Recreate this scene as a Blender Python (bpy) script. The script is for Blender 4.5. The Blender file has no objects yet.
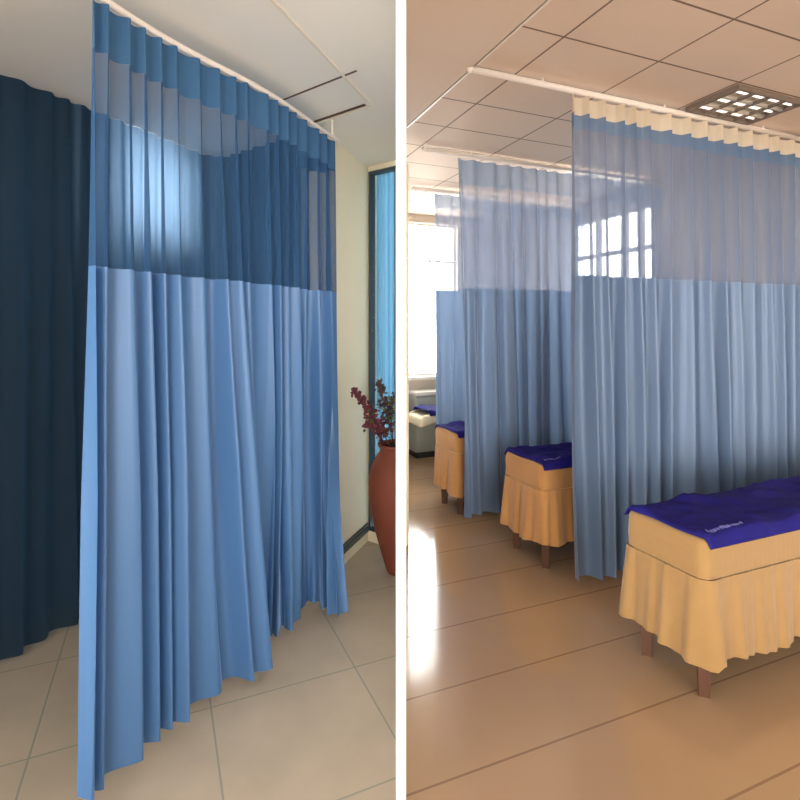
import bpy, bmesh, math, random
from mathutils import Vector, noise
random.seed(7)
S = bpy.context.scene
C = S.collection
F, CZ, HOR = 529.0, 1.5, 327.5            # focal length in pixels, eye height, horizon row

# ---------------------------------------------------------------- materials
def lin(c):
    return tuple((v/255/12.92 if v/255 <= .04045 else ((v/255+.055)/1.055)**2.4) for v in c) + (1,)
def new_mat(name):
    m = bpy.data.materials.new(name); m.use_nodes = True
    nt = m.node_tree; nt.nodes.clear()
    out = nt.nodes.new('ShaderNodeOutputMaterial')
    return m, nt, out
def N(nt, typ, **kw):
    n = nt.nodes.new('ShaderNode'+typ)
    for k, v in kw.items():
        if k in n.inputs: n.inputs[k].default_value = v
        else: setattr(n, k, v)
    return n
def mth(nt, op, a, b=None, c=None):
    n = nt.nodes.new('ShaderNodeMath'); n.operation = op
    for i, v in enumerate((a, b, c)):
        if v is None: continue
        if isinstance(v, (int, float)): n.inputs[i].default_value = v
        else: nt.links.new(v, n.inputs[i])
    return n.outputs[0]
def noise_col(nt, col, scale=8, amt=.12, coord='Object', stretch=(1, 1, 1)):
    tc = N(nt, 'TexCoord'); mp = N(nt, 'Mapping'); mp.inputs['Scale'].default_value = stretch
    nt.links.new(tc.outputs[coord], mp.inputs[0])
    nz = N(nt, 'TexNoise', Scale=scale, Detail=4.0); nt.links.new(mp.outputs[0], nz.inputs['Vector'])
    mx = N(nt, 'Mix', data_type='RGBA')
    c = lin(col)
    mx.inputs[6].default_value = tuple(v*(1-amt) for v in c[:3])+(1,)
    mx.inputs[7].default_value = tuple(min(1, v*(1+amt)) for v in c[:3])+(1,)
    nt.links.new(nz.outputs[0], mx.inputs[0])
    return mx.outputs[2], nz.outputs[0], tc
def pbr(name, col, rough=.6, metal=0, scale=8, amt=.1, bump=0, spec=.5, sheen=0, stretch=(1, 1, 1)):
    m, nt, out = new_mat(name)
    b = N(nt, 'BsdfPrincipled', Roughness=rough, Metallic=metal)
    b.inputs['Specular IOR Level'].default_value = spec
    if sheen: b.inputs['Sheen Weight'].default_value = sheen
    co, fac, tc = noise_col(nt, col, scale, amt, stretch=stretch)
    nt.links.new(co, b.inputs['Base Color'])
    if bump:
        bp = N(nt, 'Bump', Strength=bump, Distance=.01); nt.links.new(fac, bp.inputs['Height'])
        nt.links.new(bp.outputs[0], b.inputs['Normal'])
    nt.links.new(b.outputs[0], out.inputs[0])
    return m
def fabric(name, col, trans=.35, clear=0.0, tcol=None, amt=.06, gloss=0.0, sheen=None):
    """woven cloth: diffuse + light passing through; clear > 0 for open net"""
    m, nt, out = new_mat(name)
    co, fac, tc = noise_col(nt, col, 30, amt, stretch=(1, 1, .06))
    d = N(nt, 'BsdfDiffuse'); t = N(nt, 'BsdfTranslucent')
    nt.links.new(co, d.inputs[0])
    if tcol: t.inputs[0].default_value = lin(tcol)
    else: nt.links.new(co, t.inputs[0])
    mx = N(nt, 'MixShader'); mx.inputs[0].default_value = trans
    nt.links.new(d.outputs[0], mx.inputs[1]); nt.links.new(t.outputs[0], mx.inputs[2])
    last = mx.outputs[0]
    if gloss:
        g = N(nt, 'BsdfGlossy', Roughness=.42); g.inputs[0].default_value = (.75, .85, 1, 1)
        m3 = N(nt, 'MixShader'); m3.inputs[0].default_value = gloss
        nt.links.new(last, m3.inputs[1]); nt.links.new(g.outputs[0], m3.inputs[2]); last = m3.outputs[0]
    if sheen:
        sh = N(nt, 'BsdfSheen', Roughness=.25); sh.inputs[0].default_value = lin(sheen)
        ad = N(nt, 'AddShader'); nt.links.new(last, ad.inputs[0]); nt.links.new(sh.outputs[0], ad.inputs[1]); last = ad.outputs[0]
    if clear:
        tr = N(nt, 'BsdfTransparent'); m2 = N(nt, 'MixShader'); m2.inputs[0].default_value = clear
        # net looks denser where the cloth turns edge-on
        lw = N(nt, 'LayerWeight', Blend=.35)
        f = mth(nt, 'MULTIPLY', mth(nt, 'SUBTRACT', 1.0, lw.outputs['Facing']), clear*1.15)
        f = mth(nt, 'MINIMUM', f, clear)
        nt.links.new(f, m2.inputs[0])
        nt.links.new(last, m2.inputs[1]); nt.links.new(tr.outputs[0], m2.inputs[2]); last = m2.outputs[0]
    nt.links.new(last, out.inputs[0])
    return m
def grid_line(nt, coord, off, per, w):
    f = mth(nt, 'FRACT', mth(nt, 'DIVIDE', mth(nt, 'SUBTRACT', coord, off), per))
    f = mth(nt, 'ABSOLUTE', mth(nt, 'SUBTRACT', f, .5))
    return mth(nt, 'GREATER_THAN', f, .5 - w/per/2)
def tiled(name, col, line, oa, pa, ob, pb, w=.012, rough=.7, spec=.3, scale=3, amt=.06, lw_a=None, coat=0, bump=0):
    m, nt, out = new_mat(name)
    b = N(nt, 'BsdfPrincipled', Roughness=rough); b.inputs['Specular IOR Level'].default_value = spec
    if coat: b.inputs['Coat Weight'].default_value = coat; b.inputs['Coat Roughness'].default_value = .12
    co, fac, tc = noise_col(nt, col, scale, amt)
    sp = N(nt, 'SeparateXYZ'); nt.links.new(tc.outputs['Object'], sp.inputs[0])
    g1 = grid_line(nt, sp.outputs[0], oa, pa, lw_a if lw_a is not None else w)
    g2 = grid_line(nt, sp.outputs[1], ob, pb, w)
    g = mth(nt, 'MAXIMUM', g1, g2)
    mx = N(nt, 'Mix', data_type='RGBA'); mx.inputs[7].default_value = lin(line)
    nt.links.new(g, mx.inputs[0]); nt.links.new(co, mx.inputs[6]); nt.links.new(mx.outputs[2], b.inputs['Base Color'])
    if bump:
        bp = N(nt, 'Bump', Strength=bump, Distance=.01); nt.links.new(fac, bp.inputs['Height']); nt.links.new(bp.outputs[0], b.inputs['Normal'])
    nt.links.new(b.outputs[0], out.inputs[0])
    return m
def glassy(name):
    m, nt, out = new_mat(name)
    g = N(nt, 'BsdfGlossy', Roughness=.03); t = N(nt, 'BsdfTransparent'); t.inputs[0].default_value = (.95, .98, 1, 1)
    mx = N(nt, 'MixShader'); mx.inputs[0].default_value = .06
    nt.links.new(t.outputs[0], mx.inputs[1]); nt.links.new(g.outputs[0], mx.inputs[2]); nt.links.new(mx.outputs[0], out.inputs[0])
    return m
def emit(name, col, st):
    m, nt, out = new_mat(name); e = N(nt, 'Emission', Strength=st); e.inputs[0].default_value = lin(col)
    nt.links.new(e.outputs[0], out.inputs[0]); return m

M = dict(
    partition=pbr('white_gloss_paint', (250, 250, 248), .4, amt=.01),
    cream=pbr('cream_wall_paint', (255, 242, 214), .7, amt=.03, scale=3),
    tanwall=pbr('beige_wall_paint', (205, 190, 172), .7, amt=.04, scale=3),
    ceil_l=pbr('ceiling_board_paint', (246, 240, 230), .8, amt=.03, scale=2),
    ceil_r=tiled('ceiling_tile', (224, 200, 178), (128, 104, 86), .45, .6, 0.0, .4, w=.011, amt=.05, scale=2.2),
    bulk=pbr('bulkhead_board', (218, 194, 172), .7, amt=.05, scale=2),
    dark_line=pbr('shadow_gap', (92, 72, 58), .8),
    white_trim=pbr('white_enamel_strip', (238, 226, 210), .4, amt=.02),
    floor_r=tiled('polished_floor_tile', (174, 142, 110), (142, 112, 86), .2, 40, -.04, .4, w=.009, rough=.13, spec=.8, amt=.1, scale=1.8),
    floor_l=tiled('stone_floor_tile', (198, 180, 156), (160, 156, 138), .19, .6, .783, .6, w=.007, rough=.45, spec=.35, amt=.16, scale=5),
    rail=pbr('white_rail_enamel', (240, 226, 214), .35, amt=.02),
    frame_dark=pbr('dark_window_frame', (56, 66, 74), .4),
    frame_tan=pbr('white_window_frame', (225, 220, 212), .5),
    glass=glassy('window_glass'),
    base_dark=pbr('green_grey_skirting', (88, 96, 92), .5),
    navy_cloth=fabric('cornflower_curtain_cloth', (80, 120, 168), .2, amt=.05, gloss=.05, sheen=(170, 190, 220)),
    navy_net=fabric('cornflower_curtain_net', (66, 102, 144), .35, clear=.44),
    navy_head=fabric('cornflower_curtain_header', (78, 116, 154), .3),
    slate=fabric('slate_curtain_cloth', (32, 40, 48), .45, tcol=(150, 184, 220)),
    slate_net=fabric('slate_curtain_net', (66, 84, 104), .7, clear=.06, tcol=(150, 185, 225)),
    azure=fabric('azure_window_curtain', (130, 180, 210), .6, tcol=(46, 80, 102)),
    pale=fabric('pale_blue_curtain_cloth', (106, 126, 154), .5, amt=.04, gloss=.04, sheen=(235, 215, 215)),
    pale_net=fabric('pale_blue_curtain_net', (134, 147, 172), .5, clear=.4, sheen=(235, 220, 215)),
    pale_head=fabric('pale_blue_curtain_header', (120, 158, 196), .4),
    cream_tape=fabric('cream_heading_tape', (226, 208, 182), .4),
    pale_head_net=fabric('blue_header_net', (108, 136, 168), .4, clear=.26),
    sheet=pbr('golden_bed_cloth', (148, 114, 70), .85, amt=.08, scale=20, bump=.2, sheen=.3, spec=.2),
    sheet_m=pbr('amber_bed_cloth', (182, 130, 76), .85, amt=.08, scale=20, bump=.2, sheen=.3, spec=.2),
    cream_vinyl=pbr('cream_couch_vinyl', (238, 222, 184), .5, amt=.03),
    velvet=pbr('navy_velvet', (28, 24, 100), .8, amt=.35, scale=9, bump=.35, sheen=.0, spec=.15),
    thread=pbr('pale_thread', (110, 106, 170), .7),
    wood=pbr('dark_walnut', (84, 52, 34), .45, amt=.3, scale=12, stretch=(1, 1, .1)),
    cab=pbr('grey_cabinet_laminate', (168, 170, 158), .5, amt=.04),
    cab_dark=pbr('cabinet_recess', (50, 50, 48), .7),
    stone=pbr('pale_worktop', (226, 220, 208), .3, amt=.05),
    chrome=pbr('brushed_steel', (190, 190, 188), .3, 1.0),
    terracotta=pbr('terracotta_clay', (128, 64, 44), .7, amt=.14, scale=7, bump=.1, stretch=(1, 1, .5)),
    soil=pbr('potting_soil', (58, 44, 34), .9, amt=.4, scale=40),
    stem=pbr('dry_twig', (84, 62, 44), .8),
    blossom=pbr('maroon_dried_blossom', (104, 44, 54), .8, amt=.45, scale=60),
    blossom2=pbr('mauve_brown_blossom', (84, 62, 56), .8, amt=.4, scale=60),
    leaf=pbr('olive_leaf', (112, 122, 66), .7, amt=.35, scale=30),
    alu=pbr('lamp_louver_aluminium', (205, 196, 184), .3, .6),
    lampbox=pbr('lamp_housing_enamel', (120, 104, 92), .5),
    tube=emit('fluorescent_tube', (255, 240, 225), 2.0),
)

# ---------------------------------------------------------------- mesh helpers
def link_mesh(name, bm, mat, parent=None, smooth=False, loc=None, rz=0):
    bmesh.ops.recalc_face_normals(bm, faces=bm.faces)
    me = bpy.data.meshes.new(name); bm.to_mesh(me); bm.free()
    for p in me.polygons: p.use_smooth = smooth
    for m in (mat if isinstance(mat, (list, tuple)) else [mat]): me.materials.append(m)
    o = bpy.data.objects.new(name, me); C.objects.link(o)
    if parent: o.parent = parent
    if loc is not None: o.location = loc
    if rz: o.rotation_euler.z = rz
    return o
def thing(name, label, cat, loc=(0, 0, 0), rz=0, group=None):
    o = bpy.data.objects.new(name, None); C.objects.link(o); o.empty_display_size = .1
    o.location = loc; o.rotation_euler.z = rz; o['label'] = label; o['category'] = cat
    if group: o['group'] = group
    return o
def struct(o): o['kind'] = 'structure'; return o
def box(bm, x0, y0, z0, x1, y1, z1, bev=0):
    r = bmesh.ops.create_cube(bm, size=1)
    for v in r['verts']:
        v.co = Vector(((x0+x1)/2+v.co.x*(x1-x0), (y0+y1)/2+v.co.y*(y1-y0), (z0+z1)/2+v.co.z*(z1-z0)))
    if bev:
        es = list({e for v in r['verts'] for e in v.link_edges})
        bmesh.ops.bevel(bm, geom=es, offset=bev, segments=2, affect='EDGES')
def tube(bm, pts, r, n=10, r1=None, cap=True):
    pts = [Vector(p) for p in pts]; rings = []
    for i, p in enumerate(pts):
        t = (pts[min(i+1, len(pts)-1)]-pts[max(i-1, 0)]).normalized()
        up = Vector((0, 0, 1)) if abs(t.z) < .9 else Vector((1, 0, 0))
        a = t.cross(up).normalized(); b = t.cross(a)
        rr = r if r1 is None else r+(r1-r)*i/(len(pts)-1)
        rings.append([bm.verts.new(p+a*math.cos(k*2*math.pi/n)*rr+b*math.sin(k*2*math.pi/n)*rr) for k in range(n)])
    for A, B in zip(rings, rings[1:]):
        for k in range(n): bm.faces.new((A[k], A[(k+1) % n], B[(k+1) % n], B[k]))
    if cap: bm.faces.new(rings[0]); bm.faces.new(rings[-1][::-1])
def prism(bm, poly, z0, z1):
    a = [bm.verts.new((p[0], p[1], z0)) for p in poly]; b = [bm.verts.new((p[0], p[1], z1)) for p in poly]
    bm.faces.new(a[::-1]); bm.faces.new(b)
    for i in range(len(poly)): j = (i+1) % len(poly); bm.faces.new((a[i], a[j], b[j], b[i]))
def wall(name, p0, p1, z0, z1, th, mat, openings=()):
    """wall between plan points p0 -> p1; thickness th to the left of that direction; openings = (s0, s1, za, zb)"""
    p0 = Vector(p0); p1 = Vector(p1); d = p1-p0; L = d.length; d.normalize()
    bm = bmesh.new()
    cuts = sorted({0, L, *[o[0] for o in openings], *[o[1] for o in openings]})
    for a, b in zip(cuts, cuts[1:]):
        op = [o for o in openings if o[0] <= a+1e-6 and o[1] >= b-1e-6]
        if op:
            if op[0][2] > z0: box(bm, a, 0, z0, b, th, op[0][2])
            if op[0][3] < z1: box(bm, a, 0, op[0][3], b, th, z1)
        else: box(bm, a, 0, z0, b, th, z1)
    return struct(link_mesh(name, bm, mat, loc=(p0.x, p0.y, 0), rz=math.atan2(d.y, d.x)))
def window(name, p0, p1, s0, s1, za, zb, mat, vs=(), hs=(), w=.04, y=.06):
    p0 = Vector(p0); p1 = Vector(p1); d = (p1-p0).normalized()
    bm = bmesh.new()
    box(bm, s0, y, za, s0+w, y+.05, zb); box(bm, s1-w, y, za, s1, y+.05, zb)
    box(bm, s0+w, y, za, s1-w, y+.05, za+w); box(bm, s0+w, y, zb-w, s1-w, y+.05, zb)
    for v in vs: box(bm, v-w/2, y, za+w, v+w/2, y+.05, zb-w)
    for h in hs: box(bm, s0+w, y-.002, h-w/2, s1-w, y+.052, h+w/2)
    o = struct(link_mesh(name, bm, mat, loc=(p0.x, p0.y, 0), rz=math.atan2(d.y, d.x)))
    bm = bmesh.new(); box(bm, s0+w, y+.02, za+w, s1-w, y+.026, zb-w)
    link_mesh('window_pane', bm, M['glass'], parent=o)
    return o

# right room frame: a along the curtain rails, b into the depth
TH = math.atan2(.3795, .9252); ca, sa = math.cos(TH), math.sin(TH)
def R(a, b, z=None):
    p = (a*ca-b*sa, a*sa+b*ca)
    return p if z is None else (p[0], p[1], z)
def toR(x, y): return (x*ca+y*sa, -x*sa+y*ca)
def pix(px, Y): return ((px-400)/F*Y, Y)

# ---------------------------------------------------------------- camera, sky
cam = bpy.data.objects.new('camera', bpy.data.cameras.new('camera')); C.objects.link(cam)
cam.location = (0, 0, CZ); cam.rotation_euler = (math.pi/2, 0, 0)
cam.data.sensor_width = 36; cam.data.sensor_fit = 'HORIZONTAL'; cam.data.lens = 36*F/800
cam.data.shift_y = -(400-HOR)/800; cam.data.clip_start = .05
S.camera = cam
W = bpy.data.worlds.new('sky'); S.world = W; W.use_nodes = True
nt = W.node_tree; nt.nodes.clear()
out = nt.nodes.new('ShaderNodeOutputWorld'); bg = nt.nodes.new('ShaderNodeBackground')
tc = nt.nodes.new('ShaderNodeTexCoord'); sp = nt.nodes.new('ShaderNodeSeparateXYZ')
nt.links.new(tc.outputs['Generated'], sp.inputs[0])
SKY_FRONT, SKY_BACK, LOBE, LOBE2 = 18.0, 1.35, 15.0, 30.0
mr = nt.nodes.new('ShaderNodeMapRange'); mr.interpolation_type = 'SMOOTHSTEP'
mr.inputs['From Min'].default_value = -.2; mr.inputs['From Max'].default_value = .5
mr.inputs['To Min'].default_value = SKY_BACK; mr.inputs['To Max'].default_value = SKY_FRONT
nt.links.new(sp.outputs[1], mr.inputs['Value'])
dp = nt.nodes.new('ShaderNodeVectorMath'); dp.operation = 'DOT_PRODUCT'
dp.inputs[1].default_value = Vector((.08, -.985, .05)).normalized(); nt.links.new(tc.outputs['Generated'], dp.inputs[0])
lobe = mth(nt, 'MULTIPLY', mth(nt, 'POWER', mth(nt, 'MAXIMUM', dp.outputs['Value'], 0.0), 45.0), LOBE)
dp2 = nt.nodes.new('ShaderNodeVectorMath'); dp2.operation = 'DOT_PRODUCT'
dp2.inputs[1].default_value = Vector((-.62, -.78, .05)).normalized(); nt.links.new(tc.outputs['Generated'], dp2.inputs[0])
lobe2 = mth(nt, 'MULTIPLY', mth(nt, 'POWER', mth(nt, 'MAXIMUM', dp2.outputs['Value'], 0.0), 60.0), LOBE2)
nt.links.new(mth(nt, 'ADD', mth(nt, 'ADD', mr.outputs[0], lobe), lobe2), bg.inputs['Strength'])
bg.inputs[0].default_value = (1, .96, .9, 1)
nt.links.new(bg.outputs[0], out.inputs[0])
S.view_settings.view_transform = 'Standard'; S.view_settings.look = 'None'
S.view_settings.exposure = .12; S.view_settings.gamma = 1; S.view_settings.use_curve_mapping = False

# ---------------------------------------------------------------- shared partition
PX0, PX1 = -.0121, .0181
bm = bmesh.new(); box(bm, PX0, 1.6, 0, PX1, 6.6, 2.9)
struct(link_mesh('wall_middle', bm, M['partition']))

# ================================================================ RIGHT ROOM
ZR = 2.86
BK, RW = 5.79, 4.10
def slab(name, world_poly, z0, z1, mat, rz=0):
    c, s = math.cos(-rz), math.sin(-rz)
    bm = bmesh.new(); prism(bm, [(x*c-y*s, x*s+y*c) for x, y in world_poly], z0, z1)
    return struct(link_mesh(name, bm, mat, rz=rz))
def x_at(b, x):    # a on line b=const where world x
    return (x+b*sa)/ca
yb = R(x_at(BK, PX1), BK)[1]
front = -.9
def a_right(y):    # world x of right wall at world y
    b = (y-RW*sa)/ca; return R(RW, b)[0]
polyR = [(PX1, front), (a_right(front), front), R(RW, BK), (PX1, yb)]
slab('floor', polyR, -.06, 0, M['floor_r'], TH)
slab('ceiling', [(PX1, 0.3), (a_right(.3), .3), R(RW, BK), (PX1, yb)], ZR, ZR+.06, M['ceil_r'], TH)
# lower ceiling bulkhead on the corridor side (a < 1.387)
yA = lambda x: (1.387-x*ca)/sa
bm = bmesh.new()
pl = [(PX1+.001, .3), ((1.36-.3*sa)/ca, .3), (PX1+.001, (1.36-PX1*ca)/sa)]
prism(bm, pl, ZR-.035, ZR-.001)
struct(link_mesh('trim_1', bm, M['bulk']))
bm = bmesh.new()
b_end = toR(PX1+.02, (1.387-PX1*ca)/sa)[1]
box(bm, 1.365, .2, ZR-.012, 1.378, b_end-.02, ZR-.001)
struct(link_mesh('trim_2', bm, M['dark_line'], rz=TH))
bm = bmesh.new(); box(bm, 1.385, .2, ZR-.02, 1.397, b_end-.06, ZR-.001)
struct(link_mesh('trim_3', bm, M['white_trim'], rz=TH))

bl = (PX1, yb)
bd = Vector(R(RW, BK))-Vector(bl); BL = bd.length
aB0 = toR(*bl)[0]
wall('wall_back', bl, R(RW, BK), 0, ZR, .15, M['tanwall'], [(.03, .75, .92, 2.76)])
window('window_1', bl, R(RW, BK), .03, .75, .92, 2.76, M['frame_tan'], vs=(.40,), hs=(2.31,), w=.022)
# right wall runs from the back corner towards the camera
rb = Vector(R(RW, BK)); rf = Vector((a_right(front), front))
sR = lambda b: BK-b
wall('wall_right', rb, rf, 0, ZR, .15, M['tanwall'], [(sR(4.9), sR(3.72), .95, 2.7)])
window('window_2', rb, rf, sR(4.9), sR(3.72), .95, 2.7, M['frame_tan'], vs=(sR(4.5), sR(4.12), sR(3.92)), hs=(2.28,), w=.045)
bm = bmesh.new(); box(bm, aB0+.06, BK-.1, .88, RW-.02, BK-.002, .915, .005)
struct(link_mesh('trim_4', bm, M['stone'], rz=TH))

# ---------------------------------------------------------------- curtains
def interp(path, t):
    t = min(max(t, 0), 1); seg = t*(len(path)-1); i = min(int(seg), len(path)-2); f = seg-i
    return Vector(path[i]).lerp(Vector(path[i+1]), f)
def resample(path, n=160, smooth=2):
    P = [Vector(p) for p in path]
    L = [0]
    for a, b in zip(P, P[1:]): L.append(L[-1]+(b-a).length)
    outp = []
    for k in range(n+1):
        s = L[-1]*k/n; i = max(j for j in range(len(P)-1) if L[j] <= s+1e-9)
        outp.append(P[i].lerp(P[i+1], (s-L[i])/(L[i+1]-L[i])))
    for _ in range(smooth):
        outp = [outp[0]]+[(outp[i-1]+outp[i]*2+outp[i+1])/4 for i in range(1, n)]+[outp[-1]]
    return outp, L[-1]
def curtain(root, top, bot, bands, zt, zb, fold, amp0, amp1, seed, sharp=1.0, ncol=520, flare=1.0, jitter=.35, sway=.25, sm=2, ampfn=None):
    rnd = random.Random(seed)
    T, L = resample(top, smooth=sm); B, _ = resample(bot, smooth=1)
    base = Vector(root.location[:2])
    # fold phase: cumulative with uneven widths
    edges = [0]; amps = []
    while edges[-1] < 1:
        edges.append(edges[-1]+fold/L*(1+rnd.uniform(-jitter, jitter))); amps.append(rnd.uniform(.65, 1.2))
    edges = [e/edges[-1] for e in edges]; amps.append(1)
    def ph(t):
        i = 0
        t = min(max(t, 0), .99999)
        while edges[i+1] <= t: i += 1
        f = (t-edges[i])/(edges[i+1]-edges[i]); return i+f, amps[i]*(1-f)+amps[i+1]*f
    phs = [ph(k/ncol) for k in range(ncol+1)]
    def point(k, z):
        t = k/ncol; q = (zt-z)/(zt-zb); e = q**flare
        top_p = interp(T, t); bot_p = interp(B, t); p = top_p.lerp(bot_p, e)
        d = (interp(T, t+.01)-interp(T, t-.01)).lerp(interp(B, t+.01)-interp(B, t-.01), e)
        n = Vector((d.y, -d.x)).normalized()
        f, am = phs[k]
        am = 1+(am-1)*min(1, q*3)
        f2 = f+sway*q*math.sin(f*1.7+seed)+.12*math.sin(q*3+f*.9)*q
        w = .5+.5*math.cos(2*math.pi*f2)
        w = w**sharp
        a = amp0+(amp1-amp0)*min(1, q*1.6)
        if ampfn: a *= ampfn(t)
        w2 = .28*math.sin(2*math.pi*f2*.37+seed*1.3)*min(1, q*2)
        disp = a*am*(w-.4)+a*w2
        side = .15*a*math.sin(2*math.pi*f2+1.2)*min(1, q*1.5)
        pp = p+n*disp+d.normalized()*side
        return (pp.x-base.x, pp.y-base.y, z)
    for name, z0, z1, mat in bands:
        rows = max(2, int((z1-z0)/.075))
        bm = bmesh.new(); g = []
        for r in range(rows+1):
            z = z1+(z0-z1)*r/rows
            g.append([bm.verts.new(point(k, z)) for k in range(ncol+1)])
        for r in range(rows):
            for k in range(ncol): bm.faces.new((g[r][k], g[r][k+1], g[r+1][k+1], g[r+1][k]))
        o = link_mesh(name, bm, mat, parent=root, smooth=True)
def rail(label, pts, z, r=.017):
    base = Vector(pts[0])
    t = thing('curtain_rail', label, 'curtain rail', (base.x, base.y, z))
    bm = bmesh.new(); tube(bm, [(p[0]-base.x, p[1]-base.y, 0) for p in pts], r, 12)
    link_mesh('rail_tube', bm, M['rail'], t, smooth=True)
    for p in (pts[0], pts[-1]):
        bm = bmesh.new(); bmesh.ops.create_uvsphere(bm, u_segments=12, v_segments=8, radius=r*1.25)
        link_mesh('end_cap', bm, M['rail'], t, smooth=True, loc=(p[0]-base.x, p[1]-base.y, 0))
    return t
def hangers(root_rail, pts, z, zc, n):
    base = Vector(root_rail.location)
    for i in range(n):
        p = Vector(pts[0]).lerp(Vector(pts[-1]), (i+.5)/n)
        bm = bmesh.new(); tube(bm, [(0, 0, .012), (0, 0, zc-z-.001)], .006, 8)
        link_mesh('ceiling_bracket', bm, M['rail'], root_rail, loc=(p.x-base.x, p.y-base.y, 0))

c1 = [R(2.0, 2.37), R(4.06, 2.37)]; c2 = [R(1.935, 3.57), R(4.06, 3.57)]; c3 = [R(2.24, 4.60), R(4.06, 4.60)]
r1 = rail('white rail nearest the camera, carrying the largest pale blue curtain', [R(1.36, 2.37), R(4.07, 2.37)], 2.825)
hangers(r1, [R(1.36, 2.37), R(4.07, 2.37)], 2.825, ZR, 3)
r2 = rail('white rail of the middle pale blue curtain, second back into the ward', [R(1.66, 3.57), R(4.07, 3.57)], 2.825)
hangers(r2, [R(1.66, 3.57), R(4.07, 3.57)], 2.825, ZR, 3)
r3 = rail('white rail farthest back, close to the bright window', [R(2.02, 4.60), R(4.07, 4.60)], 2.825)
hangers(r3, [R(2.02, 4.60), R(4.07, 4.60)], 2.825, ZR, 3)
t = thing('privacy_curtain', 'large pale blue curtain with cream pleated heading, nearest in the ward', 'curtain', R(2.0, 2.37, 0), group=None)
curtain(t, c1, [R(2.01, 2.34), R(4.06, 2.34)], [('heading_tape', 2.70, 2.80, M['cream_tape']), ('header_band', 2.62, 2.70, M['pale_head_net']),
        ('net_panel', 1.795, 2.62, M['pale_net']), ('cloth_panel', .09, 1.795, M['pale'])], 2.80, .09, .135, .045, .08, 3, sharp=6.5, ncol=700)
t = thing('privacy_curtain', 'middle pale blue curtain hanging behind the amber skirted bed', 'curtain', R(1.935, 3.57, 0))
curtain(t, c2, [R(1.96, 3.52), R(4.06, 3.52)], [('header_band', 2.60, 2.79, M['pale_head_net']),
        ('net_panel', 1.805, 2.60, M['pale_net']), ('cloth_panel', .07, 1.805, M['pale'])], 2.79, .07, .14, .03, .06, 11, sharp=1.6, ncol=560)
t = thing('privacy_curtain', 'farthest pale blue curtain, brightly backlit beside the white window', 'curtain', R(2.24, 4.60, 0))
curtain(t, c3, [R(2.24, 4.57), R(4.06, 4.57)], [('header_band', 2.66, 2.79, M['pale_head_net']),
        ('net_panel', 1.86, 2.66, M['pale_net']), ('cloth_panel', .08, 1.86, M['pale'])], 2.79, .08, .13, .03, .05, 23, sharp=1.6, ncol=480)

# ---------------------------------------------------------------- treatment beds
def rrect(L, Wd, r, n=360):
    """points (x, y, nx, ny, s) around a rounded rectangle 0..L x 0..Wd"""
    segs = []; per = 2*(L-2*r)+2*(Wd-2*r)+2*math.pi*r; outp = []
    for k in range(n):
        s = per*k/n; q = s
        def line(x0, y0, dx, dy, l): return (x0+dx*l, y0+dy*l, dy, -dx)
        a = L-2*r; b = Wd-2*r; arc = math.pi*r/2
        parts = [('l', r, 0, 1, 0, a), ('a', L-r, r, -90), ('l', L, r, 0, 1, b), ('a', L-r, Wd-r, 0),
                 ('l', L-r, Wd, -1, 0, a), ('a', r, Wd-r, 90), ('l', 0, Wd-r, 0, -1, b), ('a', r, r, 180)]
        for p in parts:
            ln = p[5] if p[0] == 'l' else arc
            if q <= ln+1e-9:
                if p[0] == 'l': x, y, nx, ny = line(p[1], p[2], p[3], p[4], q)
                else:
                    an = math.radians(p[3]+90*q/arc); nx, ny = math.cos(an), math.sin(an); x, y = p[1]+r*nx, p[2]+r*ny
                break
            q -= ln
        outp.append((x, y, nx, ny, s))
    return outp
def rings(bm, rs, close_top=None, close_bot=None):
    vr = [[bm.verts.new(p) for p in r] for r in rs]
    n = len(vr[0])
    for A, B in zip(vr, vr[1:]):
        for k in range(n): bm.faces.new((A[k], A[(k+1) % n], B[(k+1) % n], B[k]))
    if close_top: bm.faces.new(vr[0])
    if close_bot: bm.faces.new(vr[-1][::-1])
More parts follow.
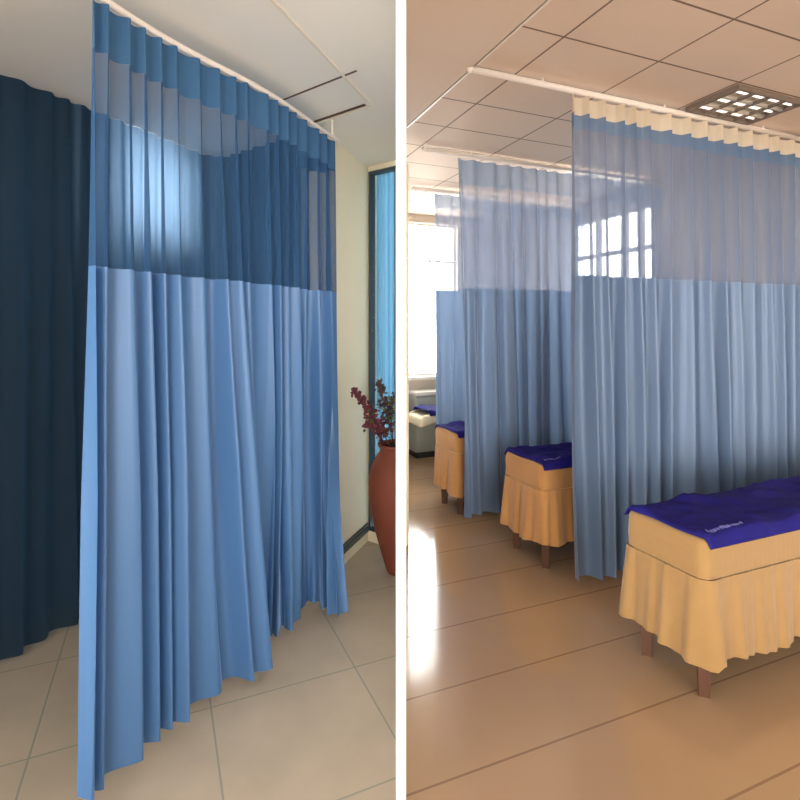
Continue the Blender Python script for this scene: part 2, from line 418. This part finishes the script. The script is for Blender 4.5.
def bed(label, a, b0, b1, L, mat, seed, zt=.655, skirt=True, drop=.13):
    root = thing('treatment_bed', label, 'bed', R(a, b0, 0), TH)
    Wd = b1-b0; ring = rrect(L, Wd, .045, 420)
    rnd = random.Random(seed)
    if skirt:
        bm = bmesh.new(); rs = []
        for (o, z) in ((-.05, zt), (-.02, zt-.001), (-.005, zt-.008), (0, zt-.022), (.002, zt-.05), (.002, zt-.10), (.001, zt-.155)):
            rs.append([(x+nx*o+nx*.0022*math.sin(s*210+z*300)*(z < zt-.03), y+ny*o+ny*.0022*math.sin(s*210+z*300)*(z < zt-.03), z) for x, y, nx, ny, s in ring])
        rings(bm, rs, close_top=True)
        link_mesh('bed_cover', bm, mat, root, smooth=True)
        bm = bmesh.new(); rs = []; nz = 12
        for j in range(nz+1):
            q = j/nz; z = (zt-.155)+(drop-(zt-.155))*q; row = []
            for x, y, nx, ny, s in ring:
                w = math.sin(s*52+1.5*math.sin(s*9+seed))*.55+math.sin(s*31+seed+2*math.sin(s*5))*.45
                w += .35*math.sin(s*97+seed); o = .007+.022*q+(.0015+.016*q**.8)*w+.001*math.sin(s*170)*(1-q)
                row.append((x+nx*o, y+ny*o, z+(.012*math.sin(s*11+seed)*q**3)))
            rs.append(row)
        rings(bm, rs)
        o = link_mesh('ruffled_skirt', bm, mat, root, smooth=True)
        bm = bmesh.new(); box(bm, .04, .03, .22, L-.04, Wd-.03, .34, .005)
        link_mesh('bed_frame', bm, M['wood'], root)
        bm = bmesh.new(); box(bm, .02, .02, .345, L-.02, Wd-.02, zt-.03, .02)
        link_mesh('mattress', bm, M['cream_vinyl'], root)
        lx = (.07, L-.07)
    else:
        bm = bmesh.new(); rs = []
        for (o, z) in ((-.06, zt), (-.02, zt-.004), (-.004, zt-.02), (0, zt-.05), (-.004, zt-.085), (-.02, zt-.098)):
            rs.append([(x+nx*o, y+ny*o, z-.05*max(0, 1-x/.28)**1.5) for x, y, nx, ny, s in ring])
        rings(bm, rs, True, True); link_mesh('padded_top', bm, mat, root, smooth=True)
        bm = bmesh.new(); box(bm, .32, .05, zt-.16, L-.05, Wd-.05, zt-.102, .005); link_mesh('bed_frame', bm, M['wood'], root)
        lx = (.42, L-.1)
    for x in lx:
        for y in (.06, Wd-.06):
            bm = bmesh.new(); h = .22 if skirt else zt-.16
            tube(bm, [(x, y, 0), (x, y, h)], .028, 4, .038)
            link_mesh('leg', bm, M['wood'], root)
    return root
def blanket(label, a, b0, b1, x0, x1, zt, seed, over=.009, corner_drop=0, marks=None):
    """folded velvet cloth lying on the bed: own thickness and wrinkles"""
    Wd = b1-b0; root = thing('folded_blanket', label, 'blanket', R(a, b0, zt), TH)
    nx, ny = 110, 50; bm = bmesh.new(); top = []; botm = []
    def hz(u, v):
        x = x0+(x1-x0)*u; y = -over+(Wd+2*over)*v
        e = min(u*(x1-x0), (1-u)*(x1-x0), v*(Wd+2*over), (1-v)*(Wd+2*over))
        h = .013+.010*1.5*noise.noise(Vector((x*7+seed, y*11, seed)))+.009*noise.noise(Vector((x*19, y*13+seed, 3)))
        h += .010*max(0, math.sin(x*9+y*7+seed))**4
        h = max(h, .006)*min(1, (e/.02)**.5*.8+.25)
        sag = 0
        for g in (-x, -y, y-Wd):
            if g > -.012: sag = max(sag, (g+.012)*1.6)
        return x, y, h, sag
    for i in range(nx+1):
        ra, rb_ = [], []
        for j in range(ny+1):
            x, y, h, sag = hz(i/nx, j/ny)
            x += .006*math.sin(y*23+seed)*(1 if i == 0 else .3)
            ra.append(bm.verts.new((x, y, h+.004-sag))); rb_.append(bm.verts.new((x, y, .0015-sag)))
        top.append(ra); botm.append(rb_)
    for i in range(nx):
        for j in range(ny):
            bm.faces.new((top[i][j], top[i+1][j], top[i+1][j+1], top[i][j+1]))
            bm.faces.new((botm[i][j], botm[i][j+1], botm[i+1][j+1], botm[i+1][j]))
    for i in range(nx):
        bm.faces.new((top[i][0], botm[i][0], botm[i+1][0], top[i+1][0])); bm.faces.new((top[i][ny], top[i+1][ny], botm[i+1][ny], botm[i][ny]))
    for j in range(ny):
        bm.faces.new((top[0][j], top[0][j+1], botm[0][j+1], botm[0][j])); bm.faces.new((top[nx][j], botm[nx][j], botm[nx][j+1], top[nx][j+1]))
    link_mesh('blanket_cloth', bm, M['velvet'], root, smooth=True)
    if marks:
        mx, my, ml, mh = marks; bm = bmesh.new(); rnd = random.Random(seed); x = mx
        while x < mx+ml:
            w = rnd.uniform(.008, .016); pts = []
            for k in range(5):
                xx = x+w*k/4; yy = my+mh*(.5+.5*math.sin(k*2.3+x*50))
                u = (xx-x0)/(x1-x0); v = (yy+over)/(Wd+2*over); _, _, h, sg = hz(u, v)
                pts.append((xx, yy, h+.006-sg))
            tube(bm, pts, .0016, 5); x += w+.006
        link_mesh('embroidered_marks', bm, M['thread'], root)
    return root
bed('golden beige skirted treatment bed nearest the camera at lower right', 1.90, 1.47, 1.88, 2.1, M['sheet'], 1, drop=.17)
blanket('large navy velvet blanket spread over the nearest golden beige bed', 1.90, 1.47, 1.88, .014, 1.95, .657, 1.7, marks=(.06, .03, .2, .02))
bed('amber skirted treatment bed standing between the nearest and middle curtains', 2.035, 2.66, 3.09, 2.0, M['sheet_m'], 5, drop=.17)
blanket('navy velvet blanket folded on the amber bed behind the nearest curtain', 2.035, 2.66, 3.09, .01, 1.2, .657, 5.2, marks=(.05, .04, .12, .02))
bed('small distant skirted bed half hidden behind the middle curtain', 2.0, 3.70, 4.10, 2.0, M['sheet_m'], 9, drop=.17)
blanket('navy blanket hanging over the foot of the distant skirted bed', 2.0, 3.70, 4.10, .014, 1.2, .657, 9.4)
bed('cream padded couch without a skirt beside the grey cabinets', 2.2, 4.82, 5.22, 1.8, M['cream_vinyl'], 12, zt=.64, skirt=False)
blanket('crumpled navy blanket on the cream padded couch at the back', 2.2, 4.82, 5.22, .10, .8, .64, 13.1)

# low cabinets under the back window
cx0, cx1 = 2.43, 3.95; cb0, cb1 = 5.50, BK-.003
t = thing('base_cabinet', 'grey low cabinet with pale worktop under the back window', 'cabinet', R(cx0, cb0, 0), TH)
Lc = cx1-cx0; Dc = cb1-cb0
bm = bmesh.new(); box(bm, .03, .02, .07, Lc, Dc, .72); link_mesh('carcass', bm, M['cab'], t)
bm = bmesh.new(); box(bm, .05, .04, 0, Lc-.02, Dc, .069); link_mesh('plinth', bm, M['cab_dark'], t)
bm = bmesh.new(); box(bm, .02, -.01, .722, Lc, Dc, .76, .004); link_mesh('worktop', bm, M['stone'], t)
nd = 5; dw = (Lc-.04)/nd
for i in range(nd):
    bm = bmesh.new(); box(bm, 0, -.018, 0, dw-.012, 0, .62, .003)
    d = link_mesh('cabinet_door', bm, M['cab'], t, loc=(.036+i*dw, .018, .085))
    bm = bmesh.new(); tube(bm, [(dw-.05, -.034, .42), (dw-.05, -.034, .54)], .005, 8)
    link_mesh('door_handle', bm, M['chrome'], d)

# recessed louvre lamp
t = thing('ceiling_lamp', 'square louvred fluorescent lamp set in the tan tiled ceiling', 'ceiling lamp', R(2.865, 2.01, ZR-.031), TH); t.scale.z = .6
LW, LD = .57, .34
bm = bmesh.new()
box(bm, 0, 0, 0, LW, .015, .05); box(bm, 0, LD-.015, 0, LW, LD, .05); box(bm, 0, .015, 0, .015, LD-.015, .05); box(bm, LW-.015, .015, 0, LW, LD-.015, .05)
link_mesh('lamp_frame', bm, M['lampbox'], t)
bm = bmesh.new(); box(bm, .015, .015, .044, LW-.015, LD-.015, .0495); link_mesh('reflector', bm, M['alu'], t)
for i in range(1, 4):
    bm = bmesh.new(); y = i*LD/3-.057
    tube(bm, [(.03, y, .032), (LW-.03, y, .032)], .008, 10); link_mesh('lamp_tube', bm, M['tube'], t)
for i in range(0, 5):
    bm = bmesh.new(); x = .015+(LW-.03)*i/4
    box(bm, x-.014 if 0 < i < 4 else x-.0+(-.0 if i else .001), .016, .002, x+.014 if 0 < i < 4 else x+(.012 if i == 0 else -.012), LD-.016, .022)
    link_mesh('louver_blade', bm, M['lampbox'], t)
for i in range(1, 3):
    bm = bmesh.new(); y = i*LD/3; box(bm, .016, y-.008, .003, LW-.016, y+.008, .04); link_mesh('louver_blade', bm, M['alu'], t)

# ================================================================ LEFT ROOM
ZL = 2.63
w_ = Vector((-.798, .603)).normalized(); lu = Vector((.406, .914)).normalized()
PC = Vector((-.46, 3.05)); WC = Vector((-.225, 3.72))
Lc0 = Vector((-1.706, 2.5))                           # line the slate curtain hangs on
nrm = Vector((-lu.y, lu.x)); Lw0 = Lc0+nrm*.10        # wall line behind it
def isect(p, d, q, e):
    k = ((q-p).x*e.y-(q-p).y*e.x)/(d.x*e.y-d.y*e.x); return p+d*k
LC = isect(Lw0, lu, PC, w_)
lf = Lw0+lu*((front-Lw0.y)/lu.y)
WE = Vector((PX0, WC.y+(-w_.y)*((PX0-WC.x)/(-w_.x))))
polyL = [(PX0, front), (WE.x, WE.y), (WC.x, WC.y), (PC.x, PC.y), (LC.x, LC.y), (lf.x, lf.y)]
slab('floor', polyL, -.06, 0, M['floor_l'], math.radians(-65.6))
slab('ceiling', [(PX0, .3)]+polyL[1:5]+[(lambda p: (p.x, p.y))(Lw0+lu*((.3-Lw0.y)/lu.y))], ZL, ZL+.06, M['ceil_l'], math.radians(-37))
# walls (thickness away from the room = left of the direction of travel)
wall('wall_back', WC, PC, 0, ZL, -.12, M['cream']) if False else wall('wall_front', PC, WC, 0, ZL, .12, M['cream'])
wall('wall_back', LC, PC, 0, ZL, .12, M['cream'])
sL = lambda y: (y-lf.y)/lu.y
Ll = (LC-lf).length
wall('wall_left', lf, LC, 0, ZL, .12, M['cream'], [(sL(3.0), sL(3.47), 2.02, 2.58)])
window('window_3', lf, LC, sL(3.0), sL(3.47), 2.02, 2.58, M['frame_dark'], vs=(), w=.03)
wl = (WE-WC).length
wall('wall_far', WC, WE, 0, ZL, .12, M['cream'], [(.012, wl-.004, .08, ZL-.04)])
window('window_4', WC, WE, .012, wl-.004, .08, ZL-.04, M['frame_dark'], w=.02, y=-.01)
# skirting pipe on the cream wall
d = (WC-PC).normalized(); bm = bmesh.new(); lw_ = (WC-PC).length
box(bm, .01, -.016, .075, lw_-.02, -.001, .115, .004); box(bm, .01, -.012, .125, lw_-.02, -.001, .135)
struct(link_mesh('baseboard_right', bm, M['base_dark'], loc=(PC.x, PC.y, 0), rz=math.atan2(d.y, d.x)))
# ceiling joints
def strip(name, p, q, w, z0, z1, mat):
    p = Vector(p); q = Vector(q); d = (q-p); L = d.length
    bm = bmesh.new(); box(bm, 0, -w/2, z0, L, w/2, z1)
    struct(link_mesh(name, bm, mat, loc=(p.x, p.y, 0), rz=math.atan2(d.y, d.x)))
p1 = Vector((-.465, 2.895)); p2 = Vector((-.177, 2.675)); q1 = Vector((-.604, 2.64)); q2 = Vector((-.396, 2.48))
gd = (p2-p1).normalized()
strip('trim_5', p1-gd*.05, p2, .013, ZL-.006, ZL-.0005, M['dark_line'])
strip('trim_6', q1-gd*.1, q1+gd*.52, .008, ZL-.004, ZL-.0005, M['dark_line'])
strip('trim_7', p2+gd*.03, p2+gd*.03-Vector((.3237, .9462))*.9, .012, ZL-.008, ZL-.0005, M['white_trim'])
strip('trim_8', p1-gd*.1+Vector((0, .03)), p2+gd*.03+Vector((0, .03)), .012, ZL-.008, ZL-.0005, M['white_trim'])

# navy curtain on its bent rail
top = [pix(90, 1.62), pix(150, 1.83), pix(195, 2.0), pix(255, 2.25), pix(287, 2.45), pix(315, 2.70), pix(334, 2.88)]
bot = [pix(80, 1.60), pix(150, 1.86), pix(210, 2.08), pix(263, 2.24), pix(261, 2.50), pix(278, 2.52), pix(289, 2.52), pix(288, 2.74), pix(312, 2.76), pix(334, 2.72), pix(346, 2.64)]
rp = [Vector(top[0])+(Vector(top[0])-Vector(top[1])).normalized()*.5]+[Vector(p) for p in top]
rp.append(rp[-1]+(rp[-1]-rp[-2]).normalized()*.03)
rs_, _ = resample(rp, 40, 3)
tr = rail('bent white rail carrying the cornflower blue curtain in the left room', [tuple(p) for p in rs_], 2.53, .012)
for k in (2, 39):
    p = rs_[k]; bm = bmesh.new(); tube(bm, [(0, 0, .008), (0, 0, ZL-2.53-.001)], .005, 8)
    link_mesh('ceiling_bracket', bm, M['rail'], tr, loc=(p.x-tr.location.x, p.y-tr.location.y, 0))
t = thing('privacy_curtain', 'tall cornflower blue curtain with see-through net top, filling the left room', 'curtain', (top[0][0], top[0][1], 0))
curtain(t, top+[pix(322, 2.95), pix(300, 2.84)], bot+[pix(328, 2.84), pix(300, 2.80)], [('header_band', 2.36, 2.515, M['navy_head']), ('net_panel', 1.69, 2.36, M['navy_net']),
        ('cloth_panel', .055, 1.69, M['navy_cloth'])], 2.515, .055, .092, .028, .07, 31, sharp=2.4, ncol=760, flare=1.6, jitter=.45, sm=3)

# slate curtain along the left and back walls
k0 = Lc0+lu*(-1.6); kc = isect(Lc0, lu, PC-Vector((0, .07)), w_)
ke = PC-Vector((0, .07))+w_*.12
pathS = [tuple(k0), tuple(Lc0+lu*.0), tuple(kc-lu*.1), tuple(kc-w_*.1), tuple(ke)]
t = thing('window_curtain', 'dark slate curtain lining the left wall, window glowing through its top', 'curtain', (k0.x, k0.y, 0))
curtain(t, pathS, pathS, [('curtain_cloth', .02, ZL-.002, M['slate'])], ZL-.002, .02, .12, .03, .045, 41, sharp=1.2, ncol=620, jitter=.4, sm=4)
# azure curtain in the far window
p = WC.lerp(WE, .06)+Vector((.03, .075)); q = WC.lerp(WE, .93)+Vector((.0, .085))
t = thing('window_curtain', 'bright azure curtain hanging in the narrow window behind the planter', 'curtain', (p.x, p.y, 0))
curtain(t, [tuple(p), tuple(q)], [tuple(p), tuple(q)], [('curtain_cloth', .10, ZL-.045, M['azure'])], ZL-.045, .10, .05, .014, .016, 51, sharp=1.0, ncol=120)

# planter: half round, its flat back against the white partition
PY = 3.25; bx = PX0-.003
t = thing('terracotta_planter', 'tall terracotta pot standing against the white partition', 'planter', (bx, PY, 0))
prof = [(.055, 0), (.062, .01), (.085, .09), (.125, .24), (.155, .38), (.168, .50), (.165, .58), (.148, .66), (.115, .725), (.098, .75), (.112, .775), (.115, .79), (.10, .79), (.088, .755)]
bm = bmesh.new(); rs = []; n = 30
for r, z in prof:
    r *= 1.07
    rs.append([(-r*math.sin(math.pi*k/n), -r*math.cos(math.pi*k/n), z) for k in range(n+1)])
vr = [[bm.verts.new(p) for p in r] for r in rs]
for A, B in zip(vr, vr[1:]):
    for k in range(n+1): bm.faces.new((A[k], A[(k+1) % (n+1)], B[(k+1) % (n+1)], B[k]))
bm.faces.new(vr[0])
o = link_mesh('pot_body', bm, M['terracotta'], t, smooth=True)
bm = bmesh.new(); vs = [bm.verts.new((-.087*math.sin(math.pi*k/n), -.087*math.cos(math.pi*k/n), .757)) for k in range(n+1)]
r = bmesh.ops.extrude_face_region(bm, geom=[bm.faces.new(vs)])
for v in r['geom']:
    if isinstance(v, bmesh.types.BMVert): v.co.z += .012
link_mesh('soil', bm, M['soil'], t)
# dried flowers: each spray a thing of its own
def spray(label, pts, mat, seed, blob=.013, n=60, leaves=0, tipfrac=.35):
    base = Vector(pts[0]); root = thing('dried_flower_spray', label, 'flower spray', base, group=None)
    P = [Vector(p)-base for p in pts]
    def at(t):
        s = t*(len(P)-1); i = min(int(s), len(P)-2); return P[i].lerp(P[i+1], s-i)
    bm = bmesh.new(); tube(bm, [at(k/12) for k in range(13)], .004, 6, .002); link_mesh('stem', bm, M['stem'], root, smooth=True)
    rnd = random.Random(seed); bm = bmesh.new()
    for k in range(n):
        tt = tipfrac+(1-tipfrac)*k/(n-1); c = at(tt); w = .034*(1.15-tt)+.010
        c = c+Vector((rnd.gauss(0, w*.6), rnd.gauss(0, w*.6), rnd.gauss(0, w*.6)))
        if base.x+c.x > -.035: c.x = -.035-base.x
        r = bmesh.ops.create_icosphere(bm, subdivisions=1, radius=blob*rnd.uniform(.5, 1.05))
        sx = (rnd.uniform(.6, 1.3), rnd.uniform(.6, 1.3), rnd.uniform(.6, 1.3))
        for v in r['verts']: v.co = Vector((v.co.x*sx[0], v.co.y*sx[1], v.co.z*sx[2]))+c
    link_mesh('blossoms', bm, mat, root)
    if leaves:
        bm = bmesh.new()
        for k in range(leaves):
            c = at(rnd.uniform(.15, .85)); a = rnd.uniform(0, 6.28); e = rnd.uniform(-.3, .9); l = rnd.uniform(.035, .07)
            dv = Vector((math.cos(a)*math.cos(e), math.sin(a)*math.cos(e), math.sin(e)))
            sd = dv.cross(Vector((0, 0, 1))).normalized()*l*.22
            up = sd.cross(dv).normalized()*l*.08
            pp = [c, c+dv*l*.5+sd, c+dv*l, c+dv*l*.5-sd, c+dv*l*.5+up]
            for v in pp:
                if base.x+v.x > -.03: v.x = -.03-base.x
            V = [bm.verts.new(v) for v in pp]
            for i in range(4):
                try: bm.faces.new((V[i], V[(i+1) % 4], V[4]))
                except ValueError: pass
        link_mesh('leaves', bm, M['leaf'], root)
zs = .771
spray('longest maroon flower spray leaning out of the pot to the left', [(-0.060, 3.230, zs), (-0.120, 3.200, .90), (-0.200, 3.160, 1.03), (-0.275, 3.130, 1.135)], M['blossom'], 1, n=150, leaves=16, tipfrac=.25)
spray('upright brown flower spray in front of the azure curtain', [(-0.040, 3.250, zs), (-0.070, 3.240, .92), (-0.100, 3.220, 1.06), (-0.130, 3.210, 1.17)], M['blossom2'], 2, n=110, leaves=16, tipfrac=.3)
spray('short maroon flower spray lowest on the left of the pot', [(-0.055, 3.210, zs), (-0.100, 3.180, .86), (-0.160, 3.150, .92), (-0.215, 3.130, .925)], M['blossom'], 3, n=90, leaves=16, tipfrac=.35)
spray('leafy olive spray on the partition side of the pot', [(-0.045, 3.290, zs), (-0.050, 3.280, .90), (-0.060, 3.260, 1.0), (-0.055, 3.250, 1.08)], M['blossom2'], 4, n=36, leaves=44, tipfrac=.5)
